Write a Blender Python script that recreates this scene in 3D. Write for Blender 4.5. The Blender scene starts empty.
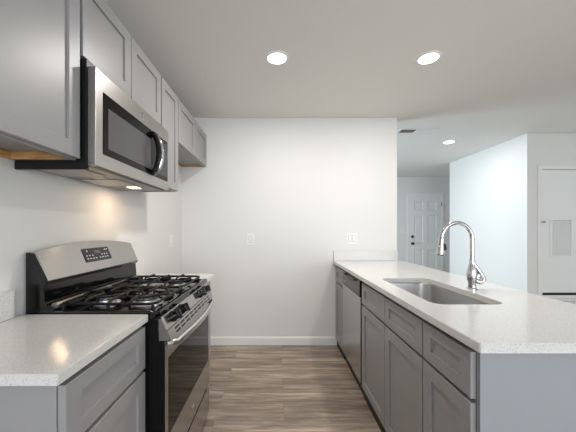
import bpy, bmesh, math, random
from mathutils import Vector, Matrix
PI = math.pi
scene = bpy.context.scene
COL = scene.collection

# ------------------------------------------------------------------ camera, world, lights, exposure
CAM_H = 1.25
F_PX = 286.0
cd = bpy.data.cameras.new('camera')
cam = bpy.data.objects.new('camera', cd); COL.objects.link(cam)
cam.location = (0, 0, CAM_H); cam.rotation_euler = (PI/2, 0, 0)
cd.sensor_fit = 'HORIZONTAL'; cd.sensor_width = 36.0
cd.lens = 36.0*F_PX/576.0
cd.shift_x = (288-277)/576.0
cd.shift_y = (229-216)/576.0
cd.clip_start = 0.05
scene.camera = cam

world = bpy.data.worlds.new('world'); scene.world = world; world.use_nodes = True
world.node_tree.nodes['Background'].inputs[0].default_value = (0.62, 0.78, 1.0, 1)
world.node_tree.nodes['Background'].inputs[1].default_value = 1.0

def area_light(name, loc, rot, sx, sy, power, color, spread=PI):
    l = bpy.data.lights.new(name, 'AREA'); l.shape = 'RECTANGLE'; l.size = sx; l.size_y = sy
    l.energy = power; l.color = color; l.spread = spread
    o = bpy.data.objects.new(name, l); COL.objects.link(o)
    o.location = loc; o.rotation_euler = rot
    return o
DAY = (0.87, 0.94, 1.0)
# daylight through the wide window in the wall behind the camera, and through the living room window
area_light('daylight_rear', (1.75, -3.15, 1.35), (PI/2, 0, 0), 4.2, 1.7, 148, DAY)
area_light('daylight_living', (-1.25, 4.45, 1.25), (0, -PI/2, 0), 1.7, 1.3, 49, (0.73, 0.885, 1.0), math.radians(100))
DOWN_W = 13.5
DOWN_C = (1.0, 0.965, 0.92)

vs = scene.view_settings
scene.display_settings.display_device = 'sRGB'
vs.view_transform = 'Standard'; vs.look = 'None'; vs.exposure = 0.0; vs.gamma = 1.0
vs.use_curve_mapping = False

# ------------------------------------------------------------------ materials
def srgb(r, g, b):
    f = lambda c: (c/255/12.92 if c/255 <= .04045 else ((c/255+.055)/1.055)**2.4)
    return (f(r), f(g), f(b), 1)

def mat(name, col, rough=.5, metal=0., spec=.5, coat=0.):
    m = bpy.data.materials.new(name); m.use_nodes = True
    b = m.node_tree.nodes['Principled BSDF']
    b.inputs['Base Color'].default_value = col
    b.inputs['Roughness'].default_value = rough
    b.inputs['Metallic'].default_value = metal
    b.inputs['Specular IOR Level'].default_value = spec
    b.inputs['Coat Weight'].default_value = coat
    return m

def nodes(m): return m.node_tree.nodes, m.node_tree.links, m.node_tree.nodes['Principled BSDF']

def add_bump(m, scale, strength, dist=.002, stretch=(1, 1, 1), detail=4):
    n, l, b = nodes(m)
    tc = n.new('ShaderNodeTexCoord'); mp = n.new('ShaderNodeMapping'); mp.inputs['Scale'].default_value = stretch
    t = n.new('ShaderNodeTexNoise'); t.inputs['Scale'].default_value = scale; t.inputs['Detail'].default_value = detail
    bp = n.new('ShaderNodeBump'); bp.inputs['Strength'].default_value = strength; bp.inputs['Distance'].default_value = dist
    l.new(tc.outputs['Object'], mp.inputs[0]); l.new(mp.outputs[0], t.inputs[0])
    l.new(t.outputs[0], bp.inputs['Height']); l.new(bp.outputs[0], b.inputs['Normal'])
    return t

def add_tone(m, c0, c1, scale, stretch=(1, 1, 1), p0=.35, p1=.65):
    n, l, b = nodes(m)
    tc = n.new('ShaderNodeTexCoord'); mp = n.new('ShaderNodeMapping'); mp.inputs['Scale'].default_value = stretch
    t = n.new('ShaderNodeTexNoise'); t.inputs['Scale'].default_value = scale; t.inputs['Detail'].default_value = 6
    r = n.new('ShaderNodeValToRGB')
    r.color_ramp.elements[0].color = c0; r.color_ramp.elements[1].color = c1
    r.color_ramp.elements[0].position = p0; r.color_ramp.elements[1].position = p1
    l.new(tc.outputs['Object'], mp.inputs[0]); l.new(mp.outputs[0], t.inputs[0])
    l.new(t.outputs[0], r.inputs[0]); l.new(r.outputs[0], b.inputs['Base Color'])

M = {}
M['wall'] = mat('wall_paint', srgb(224, 222, 218), .55); add_bump(M['wall'], 140, .12)
M['ceiling'] = mat('ceiling_paint', srgb(232, 230, 225), .8); add_bump(M['ceiling'], 90, .35, .003)
M['trim'] = mat('trim_white', srgb(232, 231, 228), .35)
M['door_paint'] = mat('door_paint', srgb(232, 232, 229), .4)
M['cab'] = mat('cabinet_grey', srgb(150, 148, 148), .38); add_bump(M['cab'], 60, .05)
M['cab_end'] = mat('cabinet_end_blue_grey', srgb(150, 153, 156), .45); add_bump(M['cab_end'], 60, .05)
M['cab_in'] = mat('cabinet_gap', srgb(38, 37, 37), .7)
M['raw_wood'] = mat('raw_wood', srgb(196, 150, 92), .6); add_tone(M['raw_wood'], srgb(170, 122, 70), srgb(210, 165, 105), 6, (2, 2, 20))
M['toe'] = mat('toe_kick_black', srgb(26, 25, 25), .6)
M['black'] = mat('black_gloss', srgb(14, 14, 15), .12)
M['black_enamel'] = mat('black_enamel', srgb(9, 9, 9), .07, spec=.5)
M['black_matte'] = mat('black_plastic', srgb(12, 12, 12), .45)
M['iron'] = mat('cast_iron', srgb(8, 8, 8), .5, spec=.3); add_bump(M['iron'], 300, .2)
M['glass_dark'] = mat('dark_glass', srgb(10, 10, 11), .04, spec=.13)
M['range_side'] = mat('range_side_black', srgb(12, 12, 12), .4, spec=.2)
M['mw_screen'] = mat('microwave_window_mesh', srgb(78, 78, 79), .3)
M['chrome'] = mat('chrome', (.60, .60, .61, 1), .07, 1.)
M['burner_cap'] = mat('burner_cap_reflection_grey', srgb(96, 95, 93), .22, .6)  # light reflected by the black enamel caps is put into this grey
M['alu'] = mat('burner_aluminium', (.78, .78, .78, 1), .4, 1.)
M['rubber'] = mat('dark_rubber', srgb(30, 30, 30), .6)
M['plate'] = mat('plate_plastic', srgb(236, 235, 232), .35)
M['plate_dark'] = mat('socket_slot', srgb(120, 118, 115), .5)
M['marks'] = mat('white_print', srgb(225, 225, 225), .4)
M['vent_dark'] = mat('vent_dark', srgb(40, 40, 40), .7)
M['metal_dull'] = mat('dull_nickel', (.35, .34, .33, 1), .35, 1.)
M['filter'] = mat('grease_filter', (.45, .44, .42, 1), .45, .9); add_bump(M['filter'], 500, .6, .002)

def brushed(name, col, rough, aniso=.75):
    """steel brushed crosswise: reflections spread along the upright direction"""
    m = mat(name, col, rough, 1.)
    n, l, b = nodes(m)
    t = n.new('ShaderNodeCombineXYZ'); t.inputs[2].default_value = 1.
    l.new(t.outputs[0], b.inputs['Tangent'])
    b.inputs['Anisotropic'].default_value = aniso
    return m
M['steel'] = brushed('brushed_steel', (.44, .425, .41, 1), .17, .93)
M['steel_v'] = brushed('brushed_steel_upright', (.47, .46, .45, 1), .26)
M['steel_mw'] = brushed('microwave_steel', (.41, .395, .38, 1), .34, .5)
M['steel_bar'] = mat('satin_steel_bar', (.62, .61, .60, 1), .25, 1.)
M['steel_sink'] = mat('sink_steel', (.66, .655, .65, 1), .32, 1.)

def quartz():
    m = mat('white_quartz', srgb(216, 214, 211), .13)
    n, l, b = nodes(m)
    tc = n.new('ShaderNodeTexCoord')
    v = n.new('ShaderNodeTexVoronoi'); v.inputs['Scale'].default_value = 170
    r = n.new('ShaderNodeValToRGB'); r.color_ramp.interpolation = 'LINEAR'
    e = r.color_ramp.elements
    e[0].position = .0; e[0].color = srgb(128, 124, 118); e[1].position = .33; e[1].color = srgb(218, 216, 213)
    l.new(tc.outputs['Object'], v.inputs[0])
    nz = n.new('ShaderNodeTexNoise'); nz.inputs['Scale'].default_value = 260; nz.inputs['Detail'].default_value = 5
    r2 = n.new('ShaderNodeValToRGB'); r2.color_ramp.elements[0].position = .38; r2.color_ramp.elements[1].position = .62
    r2.color_ramp.elements[0].color = srgb(206, 203, 198); r2.color_ramp.elements[1].color = srgb(255, 255, 255)
    mx = n.new('ShaderNodeMix'); mx.data_type = 'RGBA'; mx.blend_type = 'MULTIPLY'; mx.inputs[0].default_value = .28
    # only about a third of the cells carry a dark chip
    g = n.new('ShaderNodeSeparateColor'); gt = n.new('ShaderNodeMath'); gt.operation = 'GREATER_THAN'; gt.inputs[1].default_value = .5
    mc = n.new('ShaderNodeMix'); mc.data_type = 'RGBA'; mc.inputs[6].default_value = srgb(218, 216, 213)
    l.new(v.outputs['Distance'], r.inputs[0])
    l.new(v.outputs['Color'], g.inputs[0]); l.new(g.outputs[0], gt.inputs[0]); l.new(gt.outputs[0], mc.inputs[0])
    l.new(r.outputs[0], mc.inputs[7])
    l.new(tc.outputs['Object'], nz.inputs[0]); l.new(nz.outputs[0], r2.inputs[0])
    l.new(mc.outputs[2], mx.inputs[6]); l.new(r2.outputs[0], mx.inputs[7])
    l.new(mx.outputs[2], b.inputs['Base Color'])
    return m
M['quartz'] = quartz()

def floor_mat():
    m = mat('plank_floor', srgb(140, 122, 106), .32)
    n, l, b = nodes(m)
    tc = n.new('ShaderNodeTexCoord')
    mp = n.new('ShaderNodeMapping'); mp.inputs['Location'].default_value = (.37, .11, 0)
    l.new(tc.outputs['Object'], mp.inputs[0])
    br = n.new('ShaderNodeTexBrick')
    br.inputs['Scale'].default_value = 1; br.inputs['Brick Width'].default_value = 1.22; br.inputs['Row Height'].default_value = .178
    br.inputs['Mortar Size'].default_value = .0008; br.offset = .37; br.inputs['Mortar Smooth'].default_value = .3
    br.inputs['Color1'].default_value = (0, 0, 0, 1); br.inputs['Color2'].default_value = (1, 1, 1, 1); br.inputs['Mortar'].default_value = (.5, .5, .5, 1)
    l.new(mp.outputs[0], br.inputs[0])
    # offset the grain per plank
    cmb = n.new('ShaderNodeVectorMath'); cmb.operation = 'MULTIPLY_ADD'
    cmb.inputs[1].default_value = (3.7, 5.1, 2.3)
    l.new(br.outputs['Color'], cmb.inputs[0]); l.new(mp.outputs[0], cmb.inputs[2])
    mg = n.new('ShaderNodeMapping'); mg.inputs['Scale'].default_value = (1.1, 13, 1)
    l.new(cmb.outputs[0], mg.inputs[0])
    g1 = n.new('ShaderNodeTexNoise'); g1.inputs['Scale'].default_value = 1.6; g1.inputs['Detail'].default_value = 8; g1.inputs['Roughness'].default_value = .72; g1.inputs['Distortion'].default_value = .25
    l.new(mg.outputs[0], g1.inputs[0])
    r = n.new('ShaderNodeValToRGB'); e = r.color_ramp.elements
    e[0].position = .34; e[0].color = srgb(104, 92, 81); e[1].position = .66; e[1].color = srgb(202, 182, 162)
    x = e.new(.5); x.color = srgb(150, 133, 118)
    l.new(g1.outputs[0], r.inputs[0])
    r2 = n.new('ShaderNodeMapRange'); r2.inputs[3].default_value = .80; r2.inputs[4].default_value = 1.12
    l.new(br.outputs['Color'], r2.inputs[0])
    mx = n.new('ShaderNodeVectorMath'); mx.operation = 'SCALE'
    l.new(r.outputs[0], mx.inputs[0]); l.new(r2.outputs[0], mx.inputs['Scale'])
    md = n.new('ShaderNodeMix'); md.data_type = 'RGBA'; md.inputs[7].default_value = srgb(92, 78, 66)
    l.new(br.outputs['Fac'], md.inputs[0]); l.new(mx.outputs[0], md.inputs[6])
    l.new(md.outputs[2], b.inputs['Base Color'])
    bp = n.new('ShaderNodeBump'); bp.inputs['Strength'].default_value = .12; bp.inputs['Distance'].default_value = .002
    l.new(g1.outputs[0], bp.inputs['Height']); l.new(bp.outputs[0], b.inputs['Normal'])
    return m
M['floor'] = floor_mat()

def emit(name, col, s):
    m = bpy.data.materials.new(name); m.use_nodes = True
    n = m.node_tree.nodes; b = n['Principled BSDF']
    b.inputs['Base Color'].default_value = (0.8, 0.8, 0.8, 1)
    b.inputs['Emission Color'].default_value = col; b.inputs['Emission Strength'].default_value = s
    return m
M['lamp'] = emit('downlight_glow', (1, .97, .93, 1), 6)
M['hood_lamp'] = emit('hood_lamp_glow', (1, .74, .45, 1), 5)

# ------------------------------------------------------------------ mesh helpers
def box(bm, x0, x1, y0, y1, z0, z1, bev=0., seg=2):
    if x0 > x1: x0, x1 = x1, x0
    if y0 > y1: y0, y1 = y1, y0
    if z0 > z1: z0, z1 = z1, z0
    r = bmesh.ops.create_cube(bm, size=1.)
    for v in r['verts']:
        v.co = Vector((x0+(v.co.x+.5)*(x1-x0), y0+(v.co.y+.5)*(y1-y0), z0+(v.co.z+.5)*(z1-z0)))
    if bev > 0:
        es = {e for v in r['verts'] for e in v.link_edges}
        bmesh.ops.bevel(bm, geom=list(es), offset=min(bev, .45*min(x1-x0, y1-y0, z1-z0)), segments=seg, profile=.5, affect='EDGES')

def tube(bm, pts, r, n=10, caps=True, flat=None):
    """sweep a circle (or an ellipse, flat=(a,b)) along pts; r may be a list"""
    pts = [Vector(p) for p in pts]; k = len(pts)
    rs = r if isinstance(r, (list, tuple)) else [r]*k
    T = []
    for i in range(k):
        a = pts[max(0, i-1)]; b = pts[min(k-1, i+1)]
        T.append((b-a).normalized())
    up = Vector((0, 0, 1)) if abs(T[0].z) < .9 else Vector((0, 1, 0))
    N = (up - T[0]*up.dot(T[0])).normalized()
    rings = []
    for i in range(k):
        N = (N - T[i]*N.dot(T[i])).normalized(); B = T[i].cross(N)
        fa, fb = flat if flat else (1, 1)
        rings.append([bm.verts.new(pts[i] + N*math.cos(2*PI*j/n)*rs[i]*fa + B*math.sin(2*PI*j/n)*rs[i]*fb) for j in range(n)])
    for i in range(k-1):
        for j in range(n):
            bm.faces.new((rings[i][j], rings[i][(j+1) % n], rings[i+1][(j+1) % n], rings[i+1][j]))
    if caps:
        bm.faces.new(list(reversed(rings[0]))); bm.faces.new(rings[-1])

def lathe(bm, prof, origin, axis=(0, 0, 1), n=28):
    """prof = [(radius, height)...] round axis; closed at both ends"""
    ax = Vector(axis).normalized()
    u = ax.orthogonal().normalized(); w = ax.cross(u); o = Vector(origin)
    rings = [[bm.verts.new(o + ax*h + (u*math.cos(2*PI*j/n)+w*math.sin(2*PI*j/n))*max(r, 1e-4)) for j in range(n)] for r, h in prof]
    for i in range(len(prof)-1):
        for j in range(n):
            bm.faces.new((rings[i][j], rings[i][(j+1) % n], rings[i+1][(j+1) % n], rings[i+1][j]))
    bm.faces.new(list(reversed(rings[0]))); bm.faces.new(rings[-1])

def prism(bm, poly, axis, a0, a1):
    """extrude 2-D polygon; axis 'x': poly=(y,z), 'y': (x,z), 'z': (x,y)"""
    def P(p, a):
        return {'x': (a, p[0], p[1]), 'y': (p[0], a, p[1]), 'z': (p[0], p[1], a)}[axis]
    A = [bm.verts.new(P(p, a0)) for p in poly]; B = [bm.verts.new(P(p, a1)) for p in poly]
    k = len(poly)
    bm.faces.new(A); bm.faces.new(list(reversed(B)))
    for i in range(k):
        bm.faces.new((A[i], B[i], B[(i+1) % k], A[(i+1) % k]))

def origin_of(parent):
    o = Vector((0, 0, 0))
    while parent: o += Vector(parent.location); parent = parent.parent
    return o

def obj(name, bm, m, parent=None, label=None, loc=None, smooth=35):
    """link the bmesh (world coordinates) as ONE mesh object"""
    bmesh.ops.recalc_face_normals(bm, faces=bm.faces[:])
    base = origin_of(parent)
    here = Vector(loc) if loc is not None else None
    if here is None:
        if parent is not None: here = base
        else:
            xs = [v.co for v in bm.verts]
            here = Vector(((min(v.x for v in xs)+max(v.x for v in xs))/2, (min(v.y for v in xs)+max(v.y for v in xs))/2, min(v.z for v in xs)))
    bmesh.ops.translate(bm, verts=bm.verts[:], vec=-here)
    me = bpy.data.meshes.new(name); bm.to_mesh(me); bm.free()
    me.shade_smooth(); me.set_sharp_from_angle(angle=math.radians(smooth))
    me.materials.append(M[m] if isinstance(m, str) else m)
    o = bpy.data.objects.new(name, me); COL.objects.link(o)
    if parent is not None: o.parent = parent
    o.location = here-base
    if len(me.polygons) > 6:
        w = o.modifiers.new('weighted_normal', 'WEIGHTED_NORMAL'); w.keep_sharp = True; w.weight = 80
    if label: o['label'] = label
    return o

def thing(name, label, cat, loc, group=None):
    o = bpy.data.objects.new(name, None); COL.objects.link(o)
    o.empty_display_size = .05
    o.location = loc; o['label'] = label; o['category'] = cat
    if group: o['group'] = group
    return o

def tag(o, label, cat, group=None):
    o['label'] = label; o['category'] = cat
    if group: o['group'] = group
    return o

def struct(name, bm, m, label=None):
    o = obj(name, bm, m); o['kind'] = 'structure'
    if label: o['label'] = label
    return o

def B(*boxes, bev=0.):
    bm = bmesh.new()
    for b in boxes: box(bm, *b, bev=bev)
    return bm

def sub_boxes(u0, u1, v0, v1, holes):
    """a rectangle minus rectangular holes (same v-order), as rectangles"""
    us = sorted({u0, u1, *[h[0] for h in holes], *[h[1] for h in holes]})
    vs_ = sorted({v0, v1, *[h[2] for h in holes], *[h[3] for h in holes]})
    out = []
    for i in range(len(us)-1):
        for j in range(len(vs_)-1):
            cu, cv = (us[i]+us[i+1])/2, (vs_[j]+vs_[j+1])/2
            if not any(h[0] < cu < h[1] and h[2] < cv < h[3] for h in holes):
                out.append((us[i], us[i+1], vs_[j], vs_[j+1]))
    return out

# ------------------------------------------------------------------ room shell
XW, YB, CH = -1.029, 3.089, 2.449            # left wall, back wall, ceiling
XE = 1.295                                   # free end of the back wall
YF, XR, YR = 6.594, 4.3, -3.0                # far wall, right wall, rear wall
XC, YC0, YC1 = 3.137, 3.587, 5.196           # closet block
struct('floor', B((XW-.15, XR+.15, YR-.15, YF+.15, -.08, 0)), 'floor')
struct('ceiling', B((XW-.15, XR+.15, YR-.15, YF+.15, CH, CH+.08)), 'ceiling')
bm = bmesh.new()
for u0, u1, v0, v1 in sub_boxes(YR-.15, YF+.15, 0, CH, [(3.75, 5.15, .35, 2.15)]): box(bm, XW-.15, XW, u0, u1, v0, v1)
struct('wall_left', bm, 'wall')
struct('wall_back', B((XW, XE, YB, YB+.12, 0, CH)), 'wall')
struct('wall_far', B((XW, XR, YF, YF+.15, 0, CH)), 'wall')
struct('wall_right', B((XR, XR+.15, YR-.15, YF+.15, 0, CH)), 'wall')
bm = bmesh.new()
for u0, u1, v0, v1 in sub_boxes(XW, XR, 0, CH, [(-.35, 3.85, .55, 2.15)]): box(bm, u0, u1, YR-.15, YR, v0, v1)
struct('wall_rear', bm, 'wall')
bm = bmesh.new()
DX0, DX1, DZ0, DZ1 = 3.315, 3.97, .43, 1.995   # closet door
RX0, RX1, RZ0, RZ1 = 3.42, 3.90, .08, .375       # return air opening
# closet wall facing the kitchen, with a shallow recess for the door, and the wall along the hall
box(bm, XC, XR, YC0+.03, YC1, 0, CH)
for u0, u1, v0, v1 in sub_boxes(XC, XR, 0, CH, [(DX0, DX1, DZ0, DZ1)]): box(bm, u0, u1, YC0, YC0+.03, v0, v1)
bmesh.ops.remove_doubles(bm, verts=bm.verts[:], dist=1e-5)
struct('wall_closet', bm, 'wall')
# window frames of the two windows out of view
def win(name, frame):
    bm = bmesh.new()
    for b in frame: box(bm, *b)
    struct(name, bm, 'trim')
win('window_1', [(-.35, 3.85, YR-.1, YR-.05, .55, .60), (-.35, 3.85, YR-.1, YR-.05, 2.10, 2.15), (-.35, -.3, YR-.1, YR-.05, .6, 2.1), (3.8, 3.85, YR-.1, YR-.05, .6, 2.1), (1.72, 1.78, YR-.1, YR-.05, .6, 2.1)])
win('window_2', [(XW-.1, XW-.05, 3.75, 5.15, .35, .40), (XW-.1, XW-.05, 3.75, 5.15, 2.10, 2.15), (XW-.1, XW-.05, 3.75, 3.8, .4, 2.1), (XW-.1, XW-.05, 5.1, 5.15, .4, 2.1), (XW-.1, XW-.05, 4.43, 4.47, .4, 2.1)])

def baseboard(name, poly_axis, a0, a1, base, sgn):
    h, t = .088, .014
    prof = [(0, 0), (t, 0), (t, h-.02), (t*.55, h-.006), (t*.4, h), (0, h)]
    bm = bmesh.new()
    if poly_axis == 'x': prism(bm, [(base+sgn*p, z) for p, z in prof], 'x', a0, a1)
    else: prism(bm, [(base+sgn*p, z) for p, z in prof], 'y', a0, a1)
    struct(name, bm, 'trim')
baseboard('baseboard_back', 'x', XW, .69, YB, -1)
baseboard('baseboard_left', 'y', 2.225, YB-.014, XW, 1)
baseboard('baseboard_far', 'x', XW, 2.985, YF, -1)
baseboard('baseboard_closet', 'y', YC0, YC1, XC, -1)

# door casings
def casing(name, x0, x1, z0, z1, y, w, sill=False, t=.018):
    bm = bmesh.new()
    box(bm, x0-w, x0, y-t, y, z0, z1+w, .004); box(bm, x1, x1+w, y-t, y, z0, z1+w, .004); box(bm, x0, x1, y-t, y, z1, z1+w, .004)
    if sill: box(bm, x0, x1, y-t, y, z0-.0, z0+.028, .004)
    return struct(name, bm, 'trim')
FX0, FX1, FZ1 = 3.055, 3.775, 2.03
casing('trim_1', FX0, FX1, 0, FZ1, YF, .062)
bm = bmesh.new()
w, t, y = .05, .018, YC0
box(bm, DX0-w, DX0, y-t, y, 0, DZ1+w, .004); box(bm, DX1, DX1+w, y-t, y, 0, DZ1+w, .004); box(bm, DX0, DX1, y-t, y, DZ1, DZ1+w, .004)
box(bm, DX0, DX1, y-t, y, DZ0-.045, DZ0-.008, .004)
struct('trim_2', bm, 'trim')

# six panel door in the far wall
def raised_door(name, x0, x1, z0, z1, yf, th, panels, m):
    """door slab facing -y with recessed, raised-field panels"""
    bm = bmesh.new()
    for u0, u1, v0, v1 in sub_boxes(x0, x1, z0, z1, panels): box(bm, u0, u1, yf, yf+th, v0, v1)
    for u0, u1, v0, v1 in panels:
        d = .013
        a = [(u0, v0), (u1, v0), (u1, v1), (u0, v1)]
        i1 = .022; b_ = [(u0+i1, v0+i1), (u1-i1, v0+i1), (u1-i1, v1-i1), (u0+i1, v1-i1)]
        i2 = .045; c_ = [(u0+i2, v0+i2), (u1-i2, v0+i2), (u1-i2, v1-i2), (u0+i2, v1-i2)]
        L = [[bm.verts.new((p[0], yy, p[1])) for p in ring] for ring, yy in ((a, yf+.001), (b_, yf+d), (c_, yf+.003))]
        for k in range(2):
            for j in range(4): bm.faces.new((L[k][j], L[k][(j+1) % 4], L[k+1][(j+1) % 4], L[k+1][j]))
        bm.faces.new(L[2])
        box(bm, u0, u1, yf+d+.004, yf+th, v0, v1)
    return struct(name, bm, m)
W_ = FX1-FX0
sx = .105; px = (W_-3*sx)/2
cols = [(FX0+sx, FX0+sx+px), (FX0+2*sx+px, FX0+2*sx+2*px)]
rows = [(.20, .78), (.93, 1.58), (1.68, 1.90)]
d1 = raised_door('door_1', FX0, FX1, .01, FZ1, YF-.012, .011, [(c[0], c[1], r[0], r[1]) for c in cols for r in rows], 'door_paint')
def knob(name, x, z, prof, parent, m='black_matte', y=YF-.012):
    bm = bmesh.new(); lathe(bm, prof, (x, y, z), (0, -1, 0), 20); return obj(name, bm, m, parent)
knob('door_knob', FX0+.06, .915, [(.032, 0), (.032, .006), (.012, .01), (.012, .03), (.026, .036), (.03, .05), (.024, .062), (.008, .066)], d1)
knob('deadbolt', FX0+.06, 1.075, [(.03, 0), (.03, .012), (.024, .02), (.01, .022)], d1)
for z in (.26, 1.05, 1.82):
    obj('hinge', B((FX1-.004, FX1+.014, YF-.032, YF-.018, z-.045, z+.045), bev=.003), 'metal_dull', d1)

# closet door with louvre
LX0, LX1, LZ0, LZ1 = 3.42, 3.71, .895, 1.385
bm = bmesh.new()
for u0, u1, v0, v1 in sub_boxes(DX0+.003, DX1-.003, DZ0+.022, DZ1-.004, [(LX0+.02, LX1-.02, LZ0+.02, LZ1-.02)]): box(bm, u0, u1, YC0+.002, YC0+.028, v0, v1)
d2 = struct('door_2', bm, 'door_paint')
bm = bmesh.new()
for b in ((LX0, LX1, LZ0, LZ0+.025), (LX0, LX1, LZ1-.025, LZ1), (LX0, LX0+.025, LZ0+.025, LZ1-.025), (LX1-.025, LX1, LZ0+.025, LZ1-.025)):
    box(bm, b[0], b[1], YC0-.006, YC0+.002, b[2], b[3], .002)
lv = obj('louvre_vent', bm, 'door_paint', d2)
bm = bmesh.new()
nsl = 16
for i in range(nsl):
    z = LZ0+.03+(LZ1-LZ0-.06)*(i+.5)/nsl
    prism(bm, [(YC0-.003, z-.0135), (YC0-.0005, z-.0140), (YC0+.010, z+.013), (YC0+.0075, z+.0135)], 'x', LX0+.022, LX1-.022)
for i in range(1, 8):
    x = LX0+.025+(LX1-LX0-.05)*i/8
    box(bm, x-.002, x+.002, YC0-.004, YC0-.001, LZ0+.02, LZ1-.02)
obj('louvre_slats', bm, 'door_paint', lv)
bm = bmesh.new(); box(bm, LX0+.02, LX1-.02, YC0+.022, YC0+.026, LZ0+.02, LZ1-.02); obj('vent_backing', bm, 'trim', lv)
bm = bmesh.new(); box(bm, DX0-.022, DX0+.03, YC0-.03, YC0-.019, 1.325, 1.35, .003); box(bm, DX0+.002, DX0+.034, YC0-.019, YC0+.004, 1.328, 1.347, .003)
obj('latch', bm, 'metal_dull', d2)
obj('bottom_gap_shade', B((DX0+.002, DX1-.002, YC0-.012, YC0+.024, DZ0-.008, DZ0+.016), bev=.002), 'black_matte', d2)  # black strip painted as the shaded gap under the door

# return air grille under the closet door
t_ = thing('return_air_grille', 'white return air grille low in the wall under the louvred closet door', 'vent', (3.66, YC0, RZ0))
bm = bmesh.new()
for b in ((RX0, RX1, RZ0, RZ0+.025), (RX0, RX1, RZ1-.025, RZ1), (RX0, RX0+.025, RZ0+.025, RZ1-.025), (RX1-.025, RX1, RZ0+.025, RZ1-.025)):
    box(bm, b[0], b[1], YC0-.009, YC0-.0005, b[2], b[3], .002)
obj('frame', bm, 'trim', t_)
obj('backing', B((RX0+.02, RX1-.02, YC0-.0018, YC0-.0006, RZ0+.02, RZ1-.02)), 'vent_dark', t_)
bm = bmesh.new()
for i in range(16):
    z = RZ0+.03+(RZ1-RZ0-.06)*(i+.5)/16
    prism(bm, [(YC0-.008, z-.005), (YC0-.007, z-.006), (YC0-.002, z+.004), (YC0-.003, z+.005)], 'x', RX0+.025, RX1-.025)
for x in (3.5, 3.58, 3.66, 3.74, 3.82): box(bm, x-.004, x+.004, YC0-.0085, YC0-.004, RZ0+.025, RZ1-.025)
obj('slats', bm, 'trim', t_)

# ------------------------------------------------------------------ cabinets
def shaker(name, parent, xf, sg, y0, y1, z0, z1, stile=.06, rail=None, th=.019, m='cab'):
    """door or drawer front; its outer face lies at x=xf and faces the direction sg along x"""
    rail = rail or stile
    bm = bmesh.new()
    X = lambda d: xf - sg*d
    rings = [(0, th), (0, .0015), (.0015, 0)]           # inset, depth
    ou = [[(y0+i, z0+i, d), (y1-i, z0+i, d), (y1-i, z1-i, d), (y0+i, z1-i, d)] for i, d in rings]
    inn = []
    for e, d in ((0, 0), (.001, .001), (.001, .009)):
        a, c = stile+e, rail+e
        inn.append([(y0+a, z0+c, d), (y1-a, z0+c, d), (y1-a, z1-c, d), (y0+a, z1-c, d)])
    L = [[bm.verts.new((X(p[2]), p[0], p[1])) for p in ring] for ring in ou+inn]
    for k in range(len(L)-1):
        for j in range(4): bm.faces.new((L[k][j], L[k][(j+1) % 4], L[k+1][(j+1) % 4], L[k+1][j]))
    bm.faces.new(L[-1]); bm.faces.new(list(reversed(L[0])))
    return obj(name, bm, m, parent, smooth=20)

XU = -.759                                   # face of upper cabinet doors
def upper(name, label, y0, y1, z0, z1, doors, lip=.030, wood=True, gap=.003, mwz=None):
    """wall cabinet: carcass whose bottom panel is recessed behind a front lip; doors=[y breaks]"""
    t = thing(name, label, 'cabinet', ((XW+XU)/2, (y0+y1)/2, z0))
    xf = XU-.019-.002
    bm = bmesh.new()
    box(bm, XW+.001, xf-.019, y0+.016, y1-.016, z0+lip, z1-.001)            # box above the recess
    box(bm, xf-.019, xf, y0, y1, z0, z1)                                    # face frame
    box(bm, XW+.001, xf-.019, y0, y0+.016, z0, z1)
    box(bm, XW+.001, xf-.019, y1-.016, y1, z0, z1)
    obj('body', bm, 'cab', t)
    if wood:
        bm = bmesh.new(); box(bm, XW+.014, xf-.02, y1-.0185, y1-.0161, z0+.001, z0+lip-.001)
        box(bm, XW+.0015, XW+.014, y0+.017, y1-.019, z0+.001, z0+lip-.001)
        obj('raw_wood_edge', bm, 'raw_wood', t, 'bare unpainted wood inside the bottom recess')
    bs = doors
    for i in range(len(bs)-1):
        shaker('door', t, XU, 1, bs[i]+gap, bs[i+1]-gap, z0+.004, z1-.004, .057)
    return t
UT = 2.263
upper('wall_cabinet', 'large grey shaker wall cabinet nearest the viewer, left of the microwave', .62, 1.108, 1.517, UT, [.622, 1.106])
upper('wall_cabinet', 'short two door grey wall cabinet directly above the microwave', 1.114, 1.876, 1.925, UT, [1.116, 1.491, 1.874], wood=False, lip=.01)
upper('wall_cabinet', 'tall narrow single door grey wall cabinet just beyond the microwave', 1.882, 2.203, 1.535, UT, [1.886, 2.201])
upper('wall_cabinet', 'short grey two door wall cabinet farthest back, touching the back wall', 2.209, 3.084, 1.918, UT, [2.211, 2.66, 3.078], lip=.018)

CT, CB = .908, .878                          # worktop top / underside
def base_cab(name, label, xf, sg, xback, y0, y1, fronts, toe=.075, toe_x=None, extra=None):
    """fronts: list of (kind, y0, y1, z0, z1)"""
    t = thing(name, label, 'cabinet', ((xf+xback)/2, (y0+y1)/2, 0))
    xb = xf-sg*.021
    bm = bmesh.new()                          # carcass: sides reach the fronts, the inside stands back
    xd = xf-sg*.18
    box(bm, xback, xd, y0, y1, toe+.001, CB-.002)
    box(bm, xd, xb, y0, y0+.016, toe+.001, CB-.002); box(bm, xd, xb, y1-.016, y1, toe+.001, CB-.002)
    obj('body', bm, 'cab', t)
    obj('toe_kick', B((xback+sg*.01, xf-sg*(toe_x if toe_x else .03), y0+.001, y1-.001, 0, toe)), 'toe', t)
    for kind, a, b, c, d in fronts:
        if kind == 'drawer': shaker('drawer', t, xf, sg, a, b, c, d, .058, .046)
        else: shaker('door', t, xf, sg, a, b, c, d, .057)
    return t
DG = .690                                    # gap between drawers and doors
XL = -.545
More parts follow.
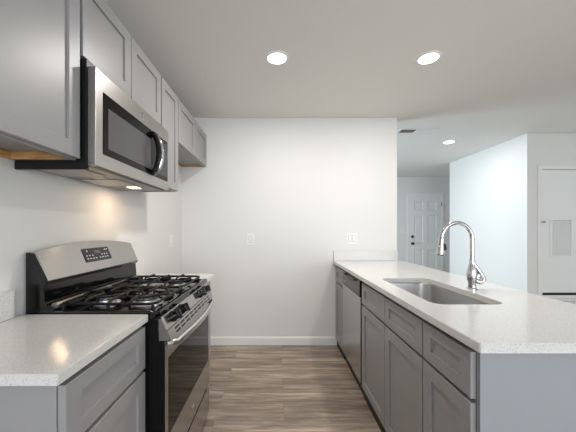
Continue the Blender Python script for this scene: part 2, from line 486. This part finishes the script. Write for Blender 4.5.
# left of the range
t = base_cab('base_cabinet', 'grey base cabinet with one drawer over a door, left of the gas range', XL+.022, 1, XW+.003, .705, 1.140,
             [('drawer', .708, 1.137, DG+.007, .862), ('door', .708, 1.137, .085, DG-.007)], toe=.08, toe_x=.05)
# right of the range
t = base_cab('base_cabinet', 'narrow grey base cabinet on the far side of the range', -.510, 1, XW+.003, 1.925, 2.195,
             [('drawer', 1.928, 2.192, DG+.007, .862), ('door', 1.928, 2.192, .085, DG-.007)], toe=.08, toe_x=.05)

def slab(name, x0, x1, y0, y1, label, bev=.004):
    return tag(obj(name, B((x0, x1, y0, y1, CB, CT), bev=bev), 'quartz'), label, 'worktop')
slab('worktop', XW+.002, -.517, .674, 1.150, 'speckled white quartz worktop in the left foreground, beside the gas range')
slab('worktop', XW+.002, -.477, 1.918, 2.19, 'small white quartz worktop piece beyond the gas range')
tag(obj('backsplash', B((XW+.001, XW+.020, .674, 1.10, CT+.001, CT+.106), bev=.002), 'quartz'), 'low white quartz upstand on the left wall, left of the range', 'backsplash')

# ---- peninsula
XP = .630
XB_P = 1.235
def pen(name, label, y0, y1, fronts): 
    return base_cab(name, label, XP, -1, XB_P, y0, y1, fronts, toe=.072, toe_x=.014)
pen('base_cabinet', 'grey end cabinet of the peninsula nearest the viewer, one drawer over one door', .930, 1.237,
    [('drawer', .931, 1.234, DG+.007, .850), ('door', .931, 1.234, .078, DG-.007)])
sk = pen('sink_base_cabinet', 'grey sink cabinet with two false drawers over two doors, under the sink', 1.240, 2.128,
    [('drawer', 1.243, 1.674, DG+.007, .850), ('drawer', 1.680, 2.125, DG+.007, .850), ('door', 1.243, 1.674, .078, DG-.007), ('door', 1.680, 2.125, .078, DG-.007)])
pen('base_cabinet', 'narrow grey base cabinet between the dishwasher and the back wall', 2.735, 3.080,
    [('drawer', 2.738, 3.074, DG+.007, .850), ('door', 2.738, 3.074, .078, DG-.007)])
# the sink cabinet is open at the top under the sink bowl
for c in list(sk.children):
    if c.name.startswith('body'):
        me_old = c.data
        bm = bmesh.new()
        x0, x1 = XP+.035, XB_P
        box(bm, x0, x1, 1.240, 2.128, .073, .60); box(bm, x0, x0+.012, 1.240, 2.128, .60, CB-.002); box(bm, x1-.02, x1, 1.240, 2.128, .60, CB-.002)
        box(bm, x0+.012, x1-.02, 1.240, 1.258, .60, CB-.002); box(bm, x0+.012, x1-.02, 2.110, 2.128, .60, CB-.002)
        for ya in (1.240, 2.112): box(bm, XP+.021, x0, ya, ya+.016, .073, CB-.002)
        bmesh.ops.translate(bm, verts=bm.verts[:], vec=-origin_of(sk))
        bm.to_mesh(me_old); bm.free()
tag(obj('end_panel', B((XP+.018, XB_P+.02, .912, .929, 0, CB-.001), bev=.001), 'cab_end'), 'plain blue grey end panel of the peninsula facing the viewer', 'panel')

# peninsula worktop with the sink cut-out
def rrect(x0, x1, y0, y1, r, n=8):
    pts = []
    for cx, cy, a in ((x1-r, y1-r, 0), (x0+r, y1-r, PI/2), (x0+r, y0+r, PI), (x1-r, y0+r, 1.5*PI)):
        for i in range(n+1):
            th = a+PI/2*i/n; pts.append((cx+r*math.cos(th), cy+r*math.sin(th)))
    return pts
PX0, PX1, PY0, PY1 = .607, 1.355, .855, YB-.001
SX0, SX1, SY0, SY1 = .714, 1.050, 1.295, 1.985
bm = bmesh.new()
outer = rrect(PX0, PX1, PY0, PY1, .008, 3)
inner = rrect(SX0, SX1, SY0, SY1, .06, 8)
def loop(pts, z):
    vsx = [bm.verts.new((p[0], p[1], z)) for p in pts]
    es = [bm.edges.new((vsx[i], vsx[(i+1) % len(vsx)])) for i in range(len(vsx))]
    return vsx, es
e = 0.003
o1, oe = loop([(min(max(x, PX0+e), PX1-e), min(max(y, PY0+e), PY1-e)) for x, y in outer], CT)
i1, ie = loop(inner, CT)
bmesh.ops.triangle_fill(bm, edges=oe+ie, use_beauty=True, use_dissolve=False)
o2 = [bm.verts.new((p[0], p[1], CT-e)) for p in outer]; o3 = [bm.verts.new((p[0], p[1], CB)) for p in outer]
i2 = [bm.verts.new((p[0], p[1], CB)) for p in inner]
def bridge(a, b):
    for i in range(len(a)): bm.faces.new((a[i], a[(i+1) % len(a)], b[(i+1) % len(a)], b[i]))
bridge(o1, o2); bridge(o2, o3); bridge(i1, i2)
eb = [bm.edges.get((o3[i], o3[(i+1) % len(o3)])) for i in range(len(o3))] + [bm.edges.get((i2[i], i2[(i+1) % len(i2)])) for i in range(len(i2))]
bmesh.ops.triangle_fill(bm, edges=eb, use_beauty=True, use_dissolve=False)
tag(obj('worktop', bm, 'quartz'), 'long speckled white quartz worktop of the peninsula around the sink', 'worktop')
tag(obj('backsplash', B((PX0+.003, XE, YB-.021, YB-.001, CT+.001, CT+.108), bev=.002), 'quartz'), 'low white quartz upstand on the back wall at the end of the peninsula', 'backsplash')

# sink
t = thing('undermount_sink', 'stainless steel undermount single bowl sink set in the peninsula', 'sink', ((SX0+SX1)/2, (SY0+SY1)/2, .68))
bm = bmesh.new()
rings = []
for ins, z, r in ((-.025, CB-.0015, .09), (-.006, CB-.0015, .075), (.0, CB-.006, .07), (.008, .72, .065), (.03, .695, .05), (.06, .690, .03)):
    rings.append([bm.verts.new((x, y, z)) for x, y in rrect(SX0+ins, SX1-ins, SY0+ins, SY1-ins, r, 8)])
for a, b in zip(rings, rings[1:]): bridge(a, b)
bm.faces.new(rings[-1])
bw = obj('bowl', bm, 'steel_sink', t)
bm = bmesh.new(); lathe(bm, [(.045, 0), (.045, .003), (.036, .004), (.03, .0015), (.012, .0015), (.01, .008)], ((SX0+SX1)/2, 1.62, .6905))
obj('drain', bm, 'chrome', t)

# faucet
fx, fy = 1.112, 1.63
t = thing('kitchen_faucet', 'tall chrome gooseneck pull-down faucet standing behind the sink', 'faucet', (fx, fy, CT))
bm = bmesh.new()
lathe(bm, [(.026, 0), (.026, .005), (.021, .010), (.020, .035), (.026, .055), (.028, .080), (.024, .11), (.016, .14), (.0145, .165), (.0135, .17)], (fx, fy, CT+.0005))
obj('base', bm, 'chrome', t)
bm = bmesh.new()
pts = [(fx, fy, CT+.12), (fx, fy, CT+.20), (fx, fy, CT+.285)]
R = .087
for i in range(1, 17):
    a = PI*.97*i/16
    pts.append((fx-R+R*math.cos(a), fy, CT+.285+R*1.05*math.sin(a)))
obj('spout', (lambda b_: (tube(b_, pts, .0115, 16), b_)[1])(bm), 'chrome', t)
ex, ez = pts[-1][0], pts[-1][2]
bm = bmesh.new(); tube(bm, [(ex, fy, ez+.004), (ex-.001, fy, ez-.012), (ex-.003, fy, ez-.035), (ex-.006, fy, ez-.085), (ex-.007, fy, ez-.098)], [.0125, .0145, .0155, .021, .020], 18)
sh = obj('spray_head', bm, 'chrome', t)
bm = bmesh.new(); tube(bm, [(ex-.007, fy, ez-.097), (ex-.0075, fy, ez-.102)], [.017, .016], 18); obj('nozzle', bm, 'rubber', sh)
bm = bmesh.new(); tube(bm, [(ex+.012, fy-.008, ez-.035), (ex+.0145, fy-.010, ez-.055), (ex+.0145, fy-.010, ez-.072)], [.005, .007, .006], 10); obj('spray_button', bm, 'rubber', sh)
bm = bmesh.new()
tube(bm, [(fx+.004, fy-.010, CT+.150), (fx+.016, fy-.014, CT+.125), (fx+.033, fy-.018, CT+.095), (fx+.048, fy-.020, CT+.068), (fx+.052, fy-.021, CT+.056), (fx+.044, fy-.020, CT+.046), (fx+.026, fy-.017, CT+.044), (fx+.010, fy-.013, CT+.050)],
     [.006, .010, .013, .013, .012, .012, .014, .016], 14)
lathe(bm, [(.012, -.016), (.021, -.012), (.0235, -.004), (.0235, .004), (.019, .010), (.008, .012)], (fx+.031, fy-.012, CT+.068), (0, -1, 0), 20)
obj('lever_handle', bm, 'chrome', t)

# ------------------------------------------------------------------ dishwasher
t = thing('dishwasher', 'stainless dishwasher with black control strip built into the peninsula', 'dishwasher', (.93, 2.43, 0))
obj('body', B((XP+.03, XB_P, 2.135, 2.728, .08, CB-.003)), 'black_matte', t)
obj('door', B((XP-.004, XP+.029, 2.160, 2.726, .085, .735), bev=.006), 'steel_v', t)
cp = obj('control_panel', B((XP-.006, XP+.029, 2.160, 2.726, .739, .860), bev=.006), 'black', t)
bm = bmesh.new(); tube(bm, [(XP-.008, 2.27, .845), (XP-.026, 2.30, .842), (XP-.032, 2.44, .840), (XP-.026, 2.58, .842), (XP-.008, 2.61, .845)], .009, 12, flat=(.8, 1.2))
obj('handle', bm, 'black', cp)
bm = bmesh.new()
for i in range(5): box(bm, XP-.0068, XP-.0058, 2.60+.018*i, 2.606+.018*i, .77, .775)
obj('button_marks', bm, 'marks', cp)
obj('toe_kick', B((XP+.02, XB_P-.02, 2.14, 2.725, 0, .079)), 'toe', t)

# ------------------------------------------------------------------ gas range
RY0, RY1 = 1.156, 1.913
RYC = (RY0+RY1)/2
RXB = XW+.012
t = thing('gas_range', 'black and stainless freestanding gas range with four burners under the microwave', 'range', ((RXB-.46)/2, RYC, 0))
rng = t
TOP = .918
obj('body', B((RXB, -.478, RY0, RY1, .03, .885), bev=.003), 'range_side', t)
for x in (RXB+.06, -.53):
    for y in (RY0+.05, RY1-.05):
        bm = bmesh.new(); lathe(bm, [(.018, 0), (.018, .012), (.012, .014), (.012, .032)], (x, y, 0), n=14); obj('levelling_foot', bm, 'black_matte', t)
# cooktop: a tray with raised rim
bm = bmesh.new()
x0, x1 = -.945, -.468
box(bm, RXB, x1-.002, RY0, RY1, .885, .905)
box(bm, x1-.03, x1, RY0, RY1, .893, TOP+.002, .006)
box(bm, RXB, x1-.03, RY0, RY0+.022, .903, TOP, .005); box(bm, RXB, x1-.03, RY1-.022, RY1, .903, TOP, .005)
obj('cooktop', bm, 'black_enamel', t)
# backguard: riser + tilted console
bm = bmesh.new()
poly = [(RXB, .903), (-.905, .903), (-.905, .925), (-.938, .935), (-.945, 1.02), (-.928, 1.036), (-.932, 1.045), (-.985, 1.150), (-1.0, 1.153), (RXB, 1.155)]
prism(bm, poly, 'y', RY0+.002, RY1-.002)
obj('backguard', bm, 'black_enamel', t)
bm = bmesh.new(); tube(bm, [(-.915, RY0+.02, .932), (-.915, RY1-.02, .932)], .015, 14); obj('riser_highlight', bm, 'metal_dull', t)  # dull metal bar imitates the highlight along the riser's rounded foot
# stainless console face, arched along its top
bm = bmesh.new()
NS = 24
def cons(y):  # arch height at y
    u = (y-RYC)/((RY1-RY0)/2)
    return 1.186-.030*abs(u)**2.0
fr = []; bk = []
for i in range(NS+1):
    y = RY0+.004+(RY1-RY0-.008)*i/NS
    zt = cons(y); zb = 1.040
    def X(z): return -.9285-(z-1.040)*.42
    ys = y
    rowf = []; rowb = []
    for k in range(7):
        s = k/6; z = zb+(zt-zb)*s
        # the ends lean in towards the top
        u = (y-RYC)/((RY1-RY0)/2)
        yy = y
        rowf.append(bm.verts.new((X(z), yy, z))); rowb.append(bm.verts.new((X(z)-.018, yy, z)))
    fr.append(rowf); bk.append(rowb)
for i in range(NS):
    for k in range(6):
        bm.faces.new((fr[i][k], fr[i+1][k], fr[i+1][k+1], fr[i][k+1]))
        bm.faces.new((bk[i][k+1], bk[i+1][k+1], bk[i+1][k], bk[i][k]))
    bm.faces.new((fr[i][6], fr[i+1][6], bk[i+1][6], bk[i][6])); bm.faces.new((bk[i][0], bk[i+1][0], fr[i+1][0], fr[i][0]))
for i in (0, NS):
    for k in range(6): bm.faces.new((fr[i][k], fr[i][k+1], bk[i][k+1], bk[i][k]))
con = obj('console', bm, 'steel', t, smooth=50)
# clock display lying on the slope
nrm = Vector((1, 0, .42)).normalized(); upv = Vector((-.42, 0, 1)).normalized()
def onslope(bm, yc, zc, wy, hz, d0, d1):
    c = Vector((-.9285-(zc-1.040)*.42, yc, zc))
    q = [(-1, -1), (1, -1), (1, 1), (-1, 1)]
    A = [bm.verts.new(c+Vector((0, wy/2*a, 0))+upv*(hz/2*b)+nrm*d0) for a, b in q]
    Bv = [bm.verts.new(c+Vector((0, wy/2*a, 0))+upv*(hz/2*b)+nrm*d1) for a, b in q]
    bm.faces.new(A); bm.faces.new(Bv)
    for i in range(4): bm.faces.new((A[i], A[(i+1) % 4], Bv[(i+1) % 4], Bv[i]))
bm = bmesh.new(); onslope(bm, 1.53, 1.116, .215, .072, .0005, .003); dp = obj('display', bm, 'black', con)
for ys, tops in (((1.44, 1.462, 1.484, 1.506), (1.452,)), ((1.54, 1.562, 1.584, 1.606), (1.60, 1.618))):
    bm = bmesh.new()
    for y in ys:
        onslope(bm, y, 1.098, .010, .004, .003, .0036)
        if y not in (1.506, 1.54): onslope(bm, y, 1.113, .006, .006, .003, .0036)
    for y in tops: onslope(bm, y, 1.136, .011, .004, .003, .0036)
    obj('button_marks', bm, 'marks', dp)
bm = bmesh.new(); onslope(bm, 1.531, 1.128, .05, .016, .003, .0034); obj('clock_window', bm, 'mw_screen', dp)

# burners and grates
burners = [(-.61, RY0+.185), (-.80, RY0+.185), (-.61, RY1-.185), (-.80, RY1-.185)]
for i, (x, y) in enumerate(burners):
    s = (1.3, 1.1, 1.2, 1.1)[i]
    bm = bmesh.new(); lathe(bm, [(.056*s, 0), (.054*s, .004), (.040*s, .006), (.038*s, .017), (.030*s, .018)], (x, y, .9052), n=28)
    b = obj('burner', bm, 'alu', t)
    bm = bmesh.new(); lathe(bm, [(.036*s, 0), (.038*s, .003), (.037*s, .008), (.030*s, .011), (.01, .0115)], (x, y, .9236), n=28); obj('burner_cap', bm, 'burner_cap', b)
GZ = .953
for gy0, gy1 in ((RY0+.03, RYC-.008), (RYC+.008, RY1-.03)):
    bm = bmesh.new()
    gx0, gx1 = -.900, -.505
    r = .0062
    P = rrect(gx0, gx1, gy0, gy1, .035, 5)
    tube(bm, [(p[0], p[1], GZ-.014) for p in P]+[(P[0][0], P[0][1], GZ-.014), (P[1][0], P[1][1], GZ-.014)], r, 8)
    ym = (gy0+gy1)/2; xm = (gx0+gx1)/2
    tube(bm, [(xm, gy0, GZ-.014), (xm, gy0+.03, GZ-.003), (xm, gy1-.03, GZ-.003), (xm, gy1, GZ-.014)], r, 8)
    for cx in (-.61, -.80):
        for sx_ in (-1, 1):                   # fingers along x
            far = {(-.61, 1): gx1, (-.61, -1): xm, (-.80, 1): xm, (-.80, -1): gx0}[(cx, sx_)]
            z0 = GZ-.003 if far == xm else GZ-.014
            tube(bm, [(far, ym, z0), (far-sx_*.018, ym, GZ), (cx+sx_*.032, ym, GZ), (cx+sx_*.024, ym, GZ-.006)], r*.95, 8)
        for edge, s_ in ((gy0, -1), (gy1, 1)):
            tube(bm, [(cx, edge, GZ-.014), (cx, edge-s_*.02, GZ), (cx, ym+s_*.032, GZ), (cx, ym+s_*.024, GZ-.006)], r*.95, 8)
        # arched hoop round each burner
        hoop = [(cx+.088*math.cos(a), ym+.105*math.sin(a), GZ-.003) for a in [2*PI*k/28 for k in range(30)]]
        tube(bm, hoop, r*.85, 8)
    for x in (gx0+.012, xm, gx1-.012):
        for y in (gy0+.004, gy1-.004):
            tube(bm, [(x, y, .9055), (x, y, .925), (x, y, GZ-.014)], [.008, .0065, .006], 8)
    obj('grate', bm, 'iron', t)

# front: control panel, vents, door, drawer
bm = bmesh.new()
prism(bm, [(-.50, .835), (-.446, .838), (-.470, .892), (-.50, .893)], 'y', RY0+.001, RY1-.001)
cpn = obj('control_panel', bm, 'steel', t)
kd = Vector((1, 0, .444)).normalized()
for y in (1.262, 1.372, 1.697, 1.807):
    bm = bmesh.new(); lathe(bm, [(.025, 0), (.025, .005), (.021, .008), (.019, .028), (.016, .030)], (-.4582, y, .866), kd, 22)
    k = obj('knob', bm, 'black', cpn)
    bm = bmesh.new(); c = Vector((-.4582, y, .866))+kd*.027
    side = Vector((0, 1, 0)); upk = kd.cross(side)
    A = []
    for a, b_, d in [(-1, -1, 0), (1, -1, 0), (1, 1, 0), (-1, 1, 0), (-.7, -1, 1), (.7, -1, 1), (.7, 1, 1), (-.7, 1, 1)]:
        A.append(bm.verts.new(c+side*(.0055*a)+upk*(.019*b_)+kd*(.011*d)))
    for f in ((0, 1, 2, 3), (4, 5, 6, 7), (0, 1, 5, 4), (1, 2, 6, 5), (2, 3, 7, 6), (3, 0, 4, 7)): bm.faces.new([A[q] for q in f])
    obj('knob_grip', bm, 'black', k)
XO = -.452
bm = bmesh.new(); prism(bm, [(-.480, .797), (-.428, .797), (-.444, .836), (-.480, .836)], 'y', RY0+.003, RY1-.003)
vt = obj('vent_trim', bm, 'steel', t)
bm = bmesh.new()
for j in range(2):
    for i in range(9):
        y = RY0+.075+i*.0685; za = .804+j*.015; zb_ = za+.008; xa = -.428-(za-.797)*.41; xb_ = -.428-(zb_-.797)*.41
        prism(bm, [(xa-.002, za), (xa+.0006, za), (xb_+.0006, zb_), (xb_-.002, zb_)], 'y', y, y+.054)
obj('vent_slots', bm, 'black_matte', vt)
# oven door: steel frame, dark glass
DB, DT = .228, .795
GZ0, GZ1, GYa, GYb = .39, .715, RY0+.032, RY1-.032
bm = bmesh.new()
for u0, u1, v0, v1 in sub_boxes(RY0+.002, RY1-.002, DB, DT, [(GYa, GYb, GZ0, GZ1)]): box(bm, XO-.002, XO, u0, u1, v0, v1)
box(bm, -.476, XO-.006, RY0+.002, RY1-.002, DB, DT)
od = obj('oven_door', bm, 'steel', t)
obj('door_edge', B((-.4762, XO-.0021, RY0+.0005, RY0+.003, DB, DT)), 'range_side', od)
obj('oven_window', B((XO-.0058, XO-.0008, GYa+.0005, GYb-.0005, GZ0+.0005, GZ1-.0005)), 'glass_dark', od)
bm = bmesh.new()
hz = .772
hp = [(XO+.001, RY0+.02, hz+.006), (XO+.016, RY0+.03, hz+.004)]
for i in range(13):
    u = i/12; hp.append((XO+.030+.022*math.sin(PI*u), RY0+.05+(RY1-RY0-.10)*u, hz))
hp += [(XO+.016, RY1-.03, hz+.004), (XO+.001, RY1-.02, hz+.006)]
tube(bm, hp, .0165, 14, flat=(1.1, .7))
obj('handle', bm, 'steel_bar', od)
def badge(parent, c, ax, r):
    bm = bmesh.new(); lathe(bm, [(r, 0), (r, .0015), (r*.9, .002), (r*.3, .0021)], c, ax, 24)
    o = obj('round_badge', bm, 'chrome', parent)
    bm = bmesh.new()
    cy, cz = c[1], c[2]; x = c[0]+.0024*ax[0]
    for oy in (-.38, .32):
        q = [(x, cy+r*(oy+.24*math.cos(a)), cz+r*.34*math.sin(a)) for a in [2*PI*k/14*.82 for k in range(15)]]
        tube(bm, q, r*.07, 6)
    tube(bm, [(x, cy+r*.80*math.cos(2*PI*k/24), cz+r*.80*math.sin(2*PI*k/24)) for k in range(26)], r*.05, 6)
    obj('monogram', bm, 'metal_dull', o)
badge(od, (XO+.0005, RYC, .30), (1, 0, 0), .014)
obj('storage_drawer', B((-.476, XO-.001, RY0+.002, RY1-.002, .035, .208), bev=.003), 'steel', t)

# ------------------------------------------------------------------ microwave
MY0, MY1, MZ0, MZ1 = 1.118, 1.875, 1.500, 1.888
XM = -.710
t = thing('microwave', 'stainless over-the-range microwave with black glass door above the gas range', 'microwave', (-.87, (MY0+MY1)/2, MZ0))
bm = bmesh.new()
box(bm, XW+.003, XM-.034, MY0, MY1, MZ0+.010, MZ1+.03, .002)
box(bm, XW+.003, XM-.034, MY0, MY0+.012, MZ0-.016, MZ0+.012); 
obj('body', bm, 'black_matte', t)
bm = bmesh.new(); box(bm, XM-.033, XM, MY0+.001, MY1-.001, MZ0, MZ1, .004)
md = obj('door', bm, 'steel_mw', t)
wp = obj('black_glass', B((XM-.001, XM+.0022, 1.167, 1.850, 1.555, 1.808), bev=.001), 'glass_dark', md)
obj('window', B((XM+.0018, XM+.0030, 1.200, 1.600, 1.585, 1.755)), 'mw_screen', wp)
# bowed handle
hy = 1.640
def arc(y, r, bow, n=12, z0=1.562, z1=1.795):
    return [(XM+.002+bow*math.sin(PI*i/n)**.6, y, z0+(z1-z0)*i/n) for i in range(n+1)]
bm = bmesh.new(); tube(bm, arc(hy, 0, .050), .011, 12, flat=(1.0, 1.0)); hd = obj('handle', bm, 'chrome', md)
bm = bmesh.new(); tube(bm, arc(hy-.022, 0, .040), .014, 10)  # black arc models the handle's reflection in the glass; mounts follow
box(bm, XM+.003, XM+.028, hy-.036, hy+.010, 1.562, 1.580, .004); box(bm, XM+.003, XM+.028, hy-.036, hy+.010, 1.777, 1.795, .004)
obj('handle_mounts_reflection', bm, 'black', hd)
obj('control_strip', B((XM+.0018, XM+.0027, 1.715, 1.835, 1.58, 1.79)), 'black', wp)
badge(md, (XM+.0005, 1.507, 1.850), (1, 0, 0), .013)
# underside
UZ = MZ0+.010
bm = bmesh.new(); box(bm, -1.02, XM-.036, MY0+.013, MY1-.004, MZ0-.001, UZ-.0005, .002)
M['bottom_steel'] = mat('bottom_plate_steel', (.24, .23, .22, 1), .4, .9)
us = obj('bottom_plate', bm, 'bottom_steel', t)
for a, b in ((MY0+.05, 1.34), (1.43, 1.62)):
    obj('grease_filter', B((-.99, -.80, a, b, MZ0-.005, MZ0-.0012), bev=.001), 'filter', us)
ly, lx = 1.720, -.86
obj('lamp', B((lx-.028, lx+.028, ly-.032, ly+.032, MZ0-.004, MZ0-.0012), bev=.001), 'hood_lamp', us, 'lit warm hood lamp')
l = bpy.data.lights.new('hood_lamp_light', 'AREA'); l.shape = 'SQUARE'; l.size = .05; l.energy = .95; l.color = (1, .72, .46)
o = bpy.data.objects.new('hood_lamp_light', l); COL.objects.link(o); o.location = (lx, ly, MZ0-.006)
obj('lamp_cover', B((lx-.028, lx+.028, 1.353, 1.417, MZ0-.004, MZ0-.0012), bev=.001), 'filter', us)
bm = bmesh.new()
for i in range(16): box(bm, XM-.032, XM-.006, MY0+.03+i*.044, MY0+.062+i*.044, MZ0-.0012, MZ0+.001)
obj('vent_slots', bm, 'black_matte', md)

# ------------------------------------------------------------------ electrical plates
def plate_on_y(name, label, cat, x, y, z, w, h, gangs, sign=-1):
    t = thing(name, label, cat, (x, y, z-h/2))
    obj('cover_plate', B((x-w/2, x+w/2, y-.006, y-.0005, z-h/2, z+h/2), bev=.002), 'plate', t)
    for g in range(gangs):
        gx = x+(g-(gangs-1)/2)*.046
        obj('rocker', B((gx-.0165, gx+.0165, y-.0095, y-.0055, z-.034, z+.034), bev=.0015), 'trim', t)
        obj('surround', B((gx-.0185, gx+.0185, y-.0066, y-.0056, z-.036, z+.036)), 'plate_dark', t)
plate_on_y('light_switch', 'single white light switch in the middle of the back wall', 'switch', -.285, YB, 1.14, .074, .122, 1)
plate_on_y('light_switch', 'double white switch plate on the back wall above the peninsula upstand', 'switch', .81, YB, 1.147, .110, .122, 2)
plate_on_y('light_switch', 'small white switch plate on the far wall left of the six panel door', 'switch', 2.91, YF, 1.22, .08, .12, 1)
y, z = 2.776, 1.133
t = thing('wall_outlet', 'white power outlet on the left wall under the farthest wall cabinet', 'outlet', (XW, y, z-.06))
obj('cover_plate', B((XW+.0005, XW+.006, y-.036, y+.036, z-.06, z+.06), bev=.002), 'plate', t)
for dz in (-.022, .022):
    s = obj('socket', B((XW+.0058, XW+.0085, y-.017, y+.017, z+dz-.015, z+dz+.015), bev=.001), 'trim', t)
    bm = bmesh.new()
    for dy in (-.006, .006): box(bm, XW+.0084, XW+.0088, y+dy-.001, y+dy+.001, z+dz-.003, z+dz+.007)
    box(bm, XW+.0084, XW+.0088, y-.002, y+.002, z+dz-.011, z+dz-.007)
    obj('slots', bm, 'plate_dark', s)

# ------------------------------------------------------------------ ceiling fittings
def downlight(label, x, y, power):
    t = thing('recessed_downlight', label, 'ceiling light', (x, y, CH-.008))
    bm = bmesh.new()
    n = 40
    prof = [(.064, CH-.002), (.066, CH-.006), (.074, CH-.007), (.082, CH-.004), (.083, CH-.0005)]
    rings = [[bm.verts.new((x+r*math.cos(2*PI*j/n), y+r*math.sin(2*PI*j/n), z)) for j in range(n)] for r, z in prof]
    for a, b in zip(rings, rings[1:]):
        for j in range(n): bm.faces.new((a[j], a[(j+1) % n], b[(j+1) % n], b[j]))
    obj('trim_ring', bm, 'trim', t)
    bm = bmesh.new(); lathe(bm, [(.0655, 0), (.0645, .002), (.05, .003)], (x, y, CH-.0045), n=40)
    obj('lens', bm, 'lamp', t, 'glowing white lens')
    l = bpy.data.lights.new('downlight_beam', 'AREA'); l.shape = 'DISK'; l.size = .13; l.energy = power; l.color = DOWN_C
    o = bpy.data.objects.new('downlight_beam', l); COL.objects.link(o); o.location = (x, y, CH-.012)
downlight('round ceiling downlight over the kitchen aisle, the left of the front pair', 0.0, 2.005, DOWN_W)
downlight('round ceiling downlight above the peninsula, the right of the front pair', 1.062, 2.005, DOWN_W)
downlight('round ceiling downlight farthest back, past the end of the back wall', 2.37, 3.94, DOWN_W*.6)

t = thing('ceiling_register', 'white ceiling air register just beyond the end of the back wall', 'vent', (1.69, 3.49, CH-.01))
vx0, vx1, vy0, vy1 = 1.47, 1.92, 3.40, 3.58
bm = bmesh.new()
for b in ((vx0, vx1, vy0, vy0+.025), (vx0, vx1, vy1-.025, vy1), (vx0, vx0+.025, vy0+.025, vy1-.025), (vx1-.025, vx1, vy0+.025, vy1-.025), ((vx0+vx1)/2-.01, (vx0+vx1)/2+.01, vy0+.025, vy1-.025)):
    box(bm, b[0], b[1], b[2], b[3], CH-.010, CH-.0005, .003)
obj('frame', bm, 'trim', t)
obj('backing', B((vx0+.02, vx1-.02, vy0+.02, vy1-.02, CH-.002, CH-.0008)), 'vent_dark', t)
bm = bmesh.new()
for i in range(12):
    x = vx0+.035+i*(vx1-vx0-.07)/11
    s = 1 if i < 6 else -1
    prism(bm, [(x-s*.010, CH-.010), (x-s*.008, CH-.010), (x+s*.010, CH-.003), (x+s*.008, CH-.003)], 'y', vy0+.022, vy1-.022)
obj('louvres', bm, 'trim', t)
